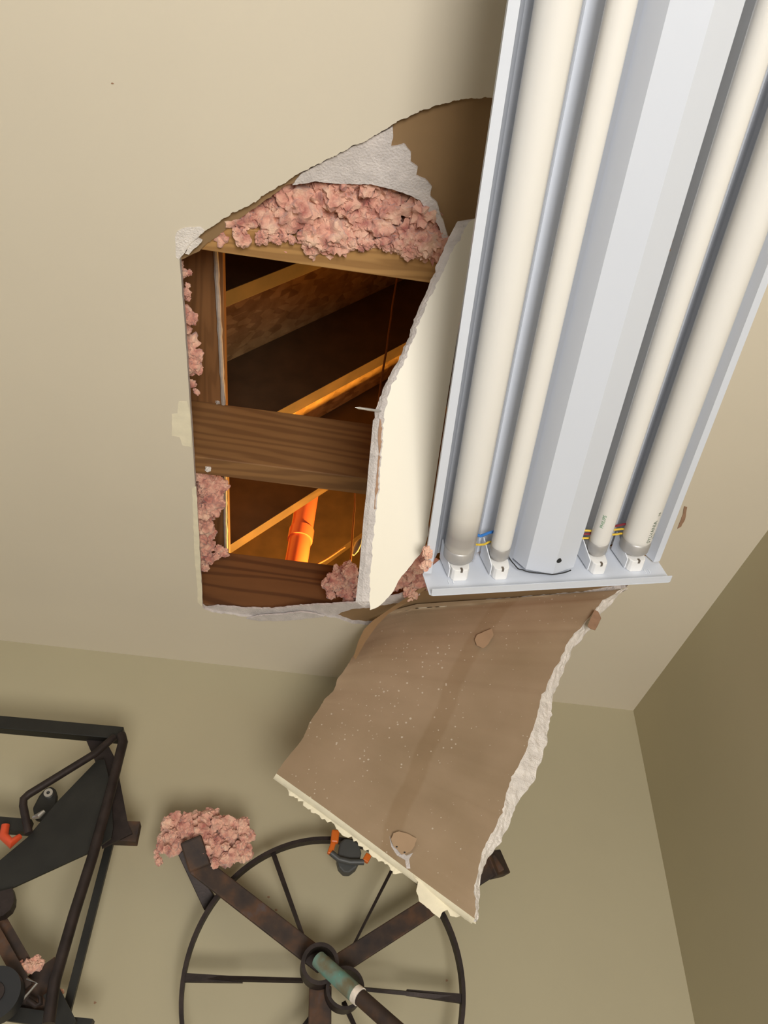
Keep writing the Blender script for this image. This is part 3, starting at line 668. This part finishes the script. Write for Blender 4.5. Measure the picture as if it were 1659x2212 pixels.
# maker's marks on the glass, reading along the tube
def wrap_text(txt, size, a, b, r, y, ang, mat, parent, name):
    cu = bpy.data.curves.new('t', 'FONT'); cu.body = txt; cu.size = size; cu.align_x = 'LEFT'; cu.align_y = 'CENTER'
    tmp = bpy.data.objects.new('t', cu); C.objects.link(tmp)
    dg = bpy.context.evaluated_depsgraph_get(); me = bpy.data.meshes.new_from_object(tmp.evaluated_get(dg))
    C.objects.unlink(tmp); bpy.data.objects.remove(tmp)
    bm = bmesh.new(); bm.from_mesh(me); bmesh.ops.subdivide_edges(bm, edges=[e for e in bm.edges if e.calc_length() > size*.2], cuts=2)
    bmesh.ops.triangulate(bm, faces=bm.faces)
    for v in bm.verts:
        tx, ty = v.co.x, v.co.y; th_ = ang + (-ty)/r       # th_ measured from straight down, + towards the right
        v.co = Vector((a+math.sin(th_)*(r+.00025), y-tx, b-math.cos(th_)*(r+.00025)))
    bmesh.ops.recalc_face_normals(bm, faces=bm.faces)
    bm.to_mesh(me); bm.free(); me.materials.clear(); me.materials.append(mat)
    o = bpy.data.objects.new(name, me); C.objects.link(o); o.parent = parent; return o
a, b, r = TB[2][:3]; wrap_text('PHILIPS', .0062, a, b, r, -.068, -.75, M['greenink'], tubes[2], 'printed_name')
a, b, r = TB[3][:3]; wrap_text('SYLVANIA', .0078, a, b, r, -.046, .30, M['darkink'], tubes[3], 'printed_name')
wrap_text('19', .0062, a, b, r, -.088, .42, M['darkink'], tubes[3], 'printed_code')
wrap_text('F40', .0060, a, b, r, -.050, .72, M['palegreen'], tubes[3], 'printed_code')

# crumbs caught on the fixture
def at_fx(a, y, b): return fm @ Vector((a, y, b))
o = MB().poly([at_fx(.2085+x*.002, -.42+y*.5, .060-x*.006) for x, y in ((0, 0), (1, .006), (.8, .018), (1.1, .028), (.2, .034), (-.2, .02), (.1, .01))], (), Vector((0, 0, .002))).build('board_crumb', M['scrap'], loc=at_fx(.211, -.42, .05))
tag(o, 'brown crumb of board lodged against the centre cover of the fixture', 'debris')
tuft('insulation', [(at_fx(-.002, -.044, .034), .0058), (at_fx(.001, -.040, .031), .0052), (at_fx(-.001, -.038, .034), .005)], 'salmon pink wisp caught on the left lip of the fixture')
tuft('insulation', [(at_fx(.0015, -.026, .030), .0058), (at_fx(-.001, -.018, .031), .0058), (at_fx(-.004, -.022, .031), .005)], 'tan wisp stuck on the lower left corner of the fixture')
sc_px = [(1478, 1094), (1485, 1096), (1482, 1108), (1479, 1122), (1472, 1138), (1463, 1143), (1468, 1130), (1475, 1112)]
tag(MB().poly([onz(x, y, HC-.0012) for x, y in jag(sc_px, 1.5, 6, 2, True)], (), Vector((0, 0, .001))).build('paper_scrap', M['scrap'], loc=onz(1470, 1120, HC)), 'little brown paper tear on the ceiling right of the fixture', 'debris')
sc_px = [(1285, 1318), (1292, 1322), (1299, 1335), (1293, 1348), (1285, 1360), (1275, 1357), (1270, 1352), (1275, 1338)]
o = MB().poly([ony(x, y, 1.07) for x, y in jag(sc_px, 1.2, 6, 2, True)], (), Vector((0.0005, .002, 0))).build('paper_scrap', M['scrap'], t)
for v_ in o.data.vertices: v_.co -= t.location

# ------------------------------------------------------------------ iron wheel on the wall
YR = 1.42
wc = Vector((0.081, YR, 0.298+CAM.z)); RR = 0.2245
wh = thing('iron_wheel', 'round dark iron wheel with thin spokes hanging on the back wall', 'wheel', wc)
g = MB(); NSEG = 96
def ringstrip(g, c, rad, hw, hd):
    ring = []
    for k in range(NSEG+1):
        a = 2*PI*k/NSEG; d = Vector((math.cos(a), 0, math.sin(a)))
        ring.append([c+d*(rad-hw)+Vector((0, -hd, 0)), c+d*(rad+hw)+Vector((0, -hd, 0)), c+d*(rad+hw)+Vector((0, hd, 0)), c+d*(rad-hw)+Vector((0, hd, 0)), c+d*(rad-hw)+Vector((0, -hd, 0))])
    g.grid(ring)
ringstrip(g, wc, RR, .0032, .0095); world_child(g, 'rim', M['iron'], wh)
def pl(px, py, y): return ony(px, py, y)
for (a, b, w1) in (((590, 1843), (662, 2045), .008), ((852, 1868), (762, 2045), .005), ((394, 2112), (655, 2118), .007), ((1000, 2157), (778, 2136), .007), ((742, 2165), (800, 2290), .007), ((700, 2160), (560, 2340), .006)):
    world_child(MB().bar(pl(*a, 1.42), pl(*b, 1.40), (1, 0, 0.3), w1, .006, w2=w1*.7), 'spoke', M['iron'], wh)
world_child(MB().bar(pl(878, 2144, 1.416), pl(1000, 2158, 1.418), (0, 0, 1), .008, .008, w2=.013), 'spoke_end', M['iron'], wh)
world_child(MB().bar(pl(394, 2112, 1.416), pl(525, 2117, 1.416), (0, 0, 1), .012, .008, w2=.008), 'spoke_end', M['iron'], wh)
def band(c, r0, r1, y0, y1, name, parent, mat):
    g = MB(); n = 48; q = []
    for k in range(n+1):
        a = 2*PI*k/n; d = Vector((math.cos(a), 0, math.sin(a)))
        q.append([c+d*r0+Vector((0, y0, 0)), c+d*r1+Vector((0, y0, 0)), c+d*r1+Vector((0, y1, 0)), c+d*r0+Vector((0, y1, 0)), c+d*r0+Vector((0, y0, 0))])
    g.grid(q); return world_child(g, name, mat, parent, smooth=True)
ca, cb = pl(690, 2086, 1.365), pl(744, 2137, 1.365)
band(Vector((ca.x, 0, ca.z)), .0235, .0295, 1.350, 1.385, 'hub_ring', wh, M['iron'])
band(Vector((cb.x, 0, cb.z)), .0245, .0295, 1.352, 1.387, 'hub_ring', wh, M['iron'])
# three heavy straps crossing at the hub
st = thing('strap_bracket', 'rusty three-armed flat iron bracket crossing in front of the iron wheel', 'bracket', pl(712, 2110, 1.39))
world_child(MB().bar(pl(424, 1868, 1.375), pl(700, 2082, 1.395), (.6, 0, 1), .033, .008), 'arm', M['rust'], st, bevel=.002)
world_child(MB().bar(pl(412, 1812, 1.350), pl(432, 1876, 1.372), (1, 0, 0), .036, .009, w2=.036), 'arm_end', M['rust'], st, bevel=.003)
world_child(MB().bar(pl(390, 1840, 1.40), pl(456, 1955, 1.45), (1, 0, .3), .010, .012, w2=.026), 'wall_strut', M['iron'], st, bevel=.001)
world_child(MB().bar(pl(1078, 1862, 1.400), pl(722, 2090, 1.396), (-.5, 0, 1), .031, .008), 'arm', M['rust'], st, bevel=.002)
world_child(MB().bar(pl(1060, 1872, 1.42), pl(1078, 1862, 1.405), (-.55, 0, 1), .043, .05, w2=.043), 'arm_end', M['rust'], st, bevel=.002)
world_child(MB().bar(pl(692, 2130, 1.392), pl(688, 2400, 1.392), (1, 0, 0), .035, .008), 'arm', M['rust'], st, bevel=.002)
# little crank handle
hd = thing('crank_handle', 'weathered teal handle with a pale tip before the wheel hub', 'handle', pl(730, 2110, 1.32))
world_child(MB().tube([pl(688, 2073, 1.345), pl(769, 2147, 1.305)], [.0125, .0130], 20), 'grip', M['teal'], hd, smooth=True)
world_child(MB().tube([pl(768, 2146, 1.3052), pl(778, 2154, 1.301)], .0130, 20), 'worn_tip', simple('bare_white_tip', (.75, .66, .56), .5, var=.3, sc_=60), hd, smooth=True)
world_child(MB().tube([pl(778, 2154, 1.301), pl(900, 2262, 1.26)], .0115, 18), 'rod', M['rust'], hd, smooth=True)
# spring clamp on the rim
cl = thing('spring_clamp', 'grey spring clamp with orange jaws gripping the top of the wheel rim', 'clamp', pl(757, 1845, 1.40))
bd = [(734, 1820), (742, 1812), (760, 1812), (776, 1822), (781, 1842), (777, 1860), (770, 1874), (756, 1885), (742, 1884), (732, 1873), (728, 1857), (731, 1838)]
world_child(MB().poly([pl(x, y, 1.395) for x, y in bd], (), Vector((0, .022, 0))), 'body', M['greyplastic'], cl, bevel=.003)
world_child(MB().tube([pl(715, 1842, 1.385), pl(732, 1856, 1.388), pl(756, 1862, 1.388), pl(786, 1862, 1.388)], .0052, 12), 'crossbar', M['greyplastic'], cl, smooth=True)
world_child(MB().bar(pl(725, 1794, 1.385), pl(722, 1822, 1.385), (1, 0, 0), .014, .012), 'jaw_pad', M['orange'], cl, bevel=.003)
world_child(MB().bar(pl(721, 1818, 1.388), pl(712, 1846, 1.388), (1, 0, 0), .009, .009, w2=.010), 'jaw', M['orange'], cl, bevel=.002)
world_child(MB().bar(pl(788, 1862, 1.388), pl(797, 1846, 1.388), (1, 0, .3), .011, .010), 'jaw', M['orange'], cl, bevel=.002)

# insulation snagged on the bracket end
def cloud(poly, y0, y1, n_, r0, r1):
    out = []; xs = [p[0] for p in poly]; ys = [p[1] for p in poly]
    while len(out) < n_:
        p = (random.uniform(min(xs), max(xs)), random.uniform(min(ys), max(ys)))
        if inpoly(p, poly): out.append((pl(p[0], p[1], random.uniform(y0, y1)), random.uniform(r0, r1)))
    return out
T1 = [(352, 1790), (365, 1765), (400, 1770), (425, 1755), (455, 1750), (475, 1770), (500, 1775), (530, 1775), (540, 1800), (535, 1830), (545, 1855), (500, 1850), (485, 1870), (465, 1875), (450, 1850), (430, 1835), (435, 1800), (400, 1800), (380, 1830), (350, 1850), (345, 1830), (350, 1810)]
tuft('insulation', cloud(T1, 1.365, 1.42, 170, .006, .0135)+cloud([(445, 1800), (530, 1790), (530, 1840), (470, 1865)], 1.36, 1.40, 40, .007, .013)+[(pl(343, 1862, 1.40), .006), (pl(338, 1850, 1.40), .006), (pl(338, 1840, 1.40), .005)], 'ragged pink tuft of insulation snagged on the upper left end of the bracket')

# ------------------------------------------------------------------ steel frame at the lower left
def tri(poly, y, d=.005): return MB().poly([pl(a_, b_, y) for a_, b_ in poly], (), Vector((0, d, 0)))
fr = thing('steel_frame', 'dark welded steel frame with slanting plate hung at the left of the back wall', 'metal frame', pl(150, 1750, 1.38))
X_ = (1, 0, 0); Zv = (0, 0, 1)
world_child(MB().bar(pl(-300, 1538, 1.36), pl(265, 1589, 1.36), Zv, .024, .022), 'top_bar', M['blackiron'], fr, bevel=.001)
world_child(MB().tube([pl(247, 1592, 1.34), pl(205, 1628, 1.33), pl(62, 1716, 1.33), pl(51, 1726, 1.33), pl(50, 1740, 1.33), pl(62, 1800, 1.335)], .0066, 12), 'bent_rod', M['iron'], fr, smooth=True)
world_child(MB().tube([pl(262, 1588, 1.335), pl(266, 1602, 1.33), pl(236, 1720, 1.325), pl(200, 1850, 1.32), pl(160, 1975, 1.315), pl(118, 2120, 1.31), pl(105, 2212, 1.305)], .0085, 10), 'long_rod', M['iron'], fr, smooth=True)
world_child(MB().bar(pl(243, 1800, 1.40), pl(143, 2190, 1.40), X_, .0125, .010), 'upright', M['blackiron'], fr)
world_child(tri([(180, 1584), (222, 1588), (250, 1640), (277, 1782), (286, 1800), (220, 1832), (208, 1720), (212, 1660)], 1.365), 'gusset', M['iron'], fr)
world_child(tri([(210, 1642), (225, 1640), (240, 1700), (244, 1790), (240, 1810), (200, 1838), (25, 1918), (-40, 1950), (-60, 1900), (0, 1858), (60, 1808), (125, 1730)], 1.35), 'slanting_plate', M['blackiron'], fr)
world_child(MB().bar(pl(-300, 1757, 1.372), pl(66, 1788, 1.372), Zv, .021, .02), 'middle_bar', M['blackiron'], fr)
world_child(MB().bar(pl(246, 1799, 1.38), pl(300, 1801, 1.38), Zv, .034, .022), 'stub', M['rust'], fr, bevel=.001)
world_child(tri([(0, 1925), (26, 1918), (30, 1935), (29, 1950), (22, 1965), (6, 1978), (-20, 1984), (-40, 1970), (-40, 1920)], 1.34, .02), 'round_boss', M['iron'], fr)
world_child(MB().bar(pl(-5, 1975, 1.37), pl(56, 2082, 1.37), X_, .0165, .008), 'brace', M['rust'], fr)
world_child(MB().bar(pl(-12, 2010, 1.355), pl(58, 2135, 1.355), X_, .0165, .008), 'brace', M['rust'], fr)
world_child(tri([(118, 2067), (60, 2108), (30, 2150), (20, 2195), (100, 2212), (150, 2215), (118, 2160), (112, 2120)], 1.375), 'lower_gusset', M['rust'], fr)
world_child(MB().bar(pl(20, 2190, 1.365), pl(130, 2206, 1.365), Zv, .018, .008), 'foot_bar', M['blackiron'], fr)
world_child(MB().bar(pl(140, 2208, 1.38), pl(200, 2214, 1.38), Zv, .012, .02), 'foot_bar', M['blackiron'], fr)
world_child(MB().bar(pl(110, 2140, 1.36), pl(150, 2220, 1.36), X_, .022, .008), 'foot_brace', M['blackiron'], fr)
o = world_child(MB().tube([pl(58, 2114, 1.35), pl(80, 2124, 1.348), pl(20, 2192, 1.345)], .0018, 8), 'wire_edge', M['nickel'], fr, smooth=True)
# latch with bolt behind the frame
la = thing('latch', 'dark rounded latch with a bright bolt behind the steel frame', 'latch', pl(108, 1720, 1.40))
ar = [(75, 1770), (70, 1745), (84, 1718), (98, 1702), (110, 1698), (120, 1704), (124, 1718), (122, 1738), (112, 1760), (98, 1775)]
world_child(MB().poly([pl(x, y, 1.395) for x, y in ar], (), Vector((0, .010, 0))), 'arm', M['blackiron'], la, bevel=.003)
b0 = pl(105, 1714, 1.392)
band(Vector((b0.x, 0, b0.z)), .003, .0075, 1.388, 1.395, 'bolt', la, M['nickel'])
o = world_child(MB().tube([pl(72, 1766, 1.35), pl(84, 1762, 1.345), pl(96, 1752, 1.345)], [.003, .005, .003], 10), 'bright_screw', M['nickel'], la, smooth=True)
ck = thing('spring_clamp', 'red-orange clamp handle hooked on the middle bar of the steel frame', 'clamp', pl(25, 1805, 1.35))
world_child(MB().tube([pl(12, 1782, 1.345), pl(8, 1806, 1.345), pl(24, 1822, 1.345), pl(44, 1806, 1.35)], [.0065, .0075, .0085, .0045], 12), 'handle', M['redorange'], ck, smooth=True)
kn = thing('rubber_wheel', 'black rubber wheel at the bottom left corner below the steel braces', 'wheel', pl(0, 2150, 1.33))
cc = pl(-6, 2150, 1.33)
band(Vector((cc.x, 0, cc.z)), .012, .034, 1.315, 1.345, 'tyre', kn, M['rubber'])
band(Vector((cc.x, 0, cc.z)), .004, .013, 1.312, 1.348, 'hub', kn, M['iron'])
hk = MB().tube([pl(60, 2160, 1.35), pl(78, 2172, 1.35), pl(88, 2168, 1.35), pl(87, 2156, 1.35), pl(82, 2150, 1.35)], [.004, .004, .0035, .003, .002], 10).build('hook', M['iron'], smooth=True, loc=pl(75, 2165, 1.35))
tag(hk, 'small dark curled hook at the foot of the steel frame', 'hook')
tuft('insulation', cloud([(42, 2082), (62, 2078), (80, 2072), (94, 2076), (85, 2088), (66, 2100), (58, 2106)], 1.36, 1.372, 12, .005, .009), 'orange-pink tuft lying on the lower gusset of the steel frame')
tuft('insulation', cloud([(118, 2140), (130, 2138), (134, 2150), (126, 2170), (116, 2160)], 1.375, 1.39, 6, .004, .007), 'tiny pink tuft between the two uprights of the steel frame')

# little marks in the plaster
wm = bpy.data.objects.get('wall_back')
for i, (px, py) in enumerate(((580, 1938), (596, 1966), (205, 2166), (965, 2118))):
    g = MB(); c = ony(px, py, YW)
    g.poly([c+Vector((.0022*math.cos(k*PI/4)*(1+.4*math.sin(k*2.1+i)), -.0006, .0018*math.sin(k*PI/4))) for k in range(8)], (), Vector((0, .0005, 0)))
    o = g.build('chip', M['scrap'], wm)
g = MB(); c = onz(243, 180, HC)
g.poly([c+Vector((.0016*math.cos(k*PI/4), .0008*math.sin(k*PI/4), -.0006)) for k in range(8)], (), Vector((0, 0, .0005))); g.build('chip', M['scrap'], ceiling)
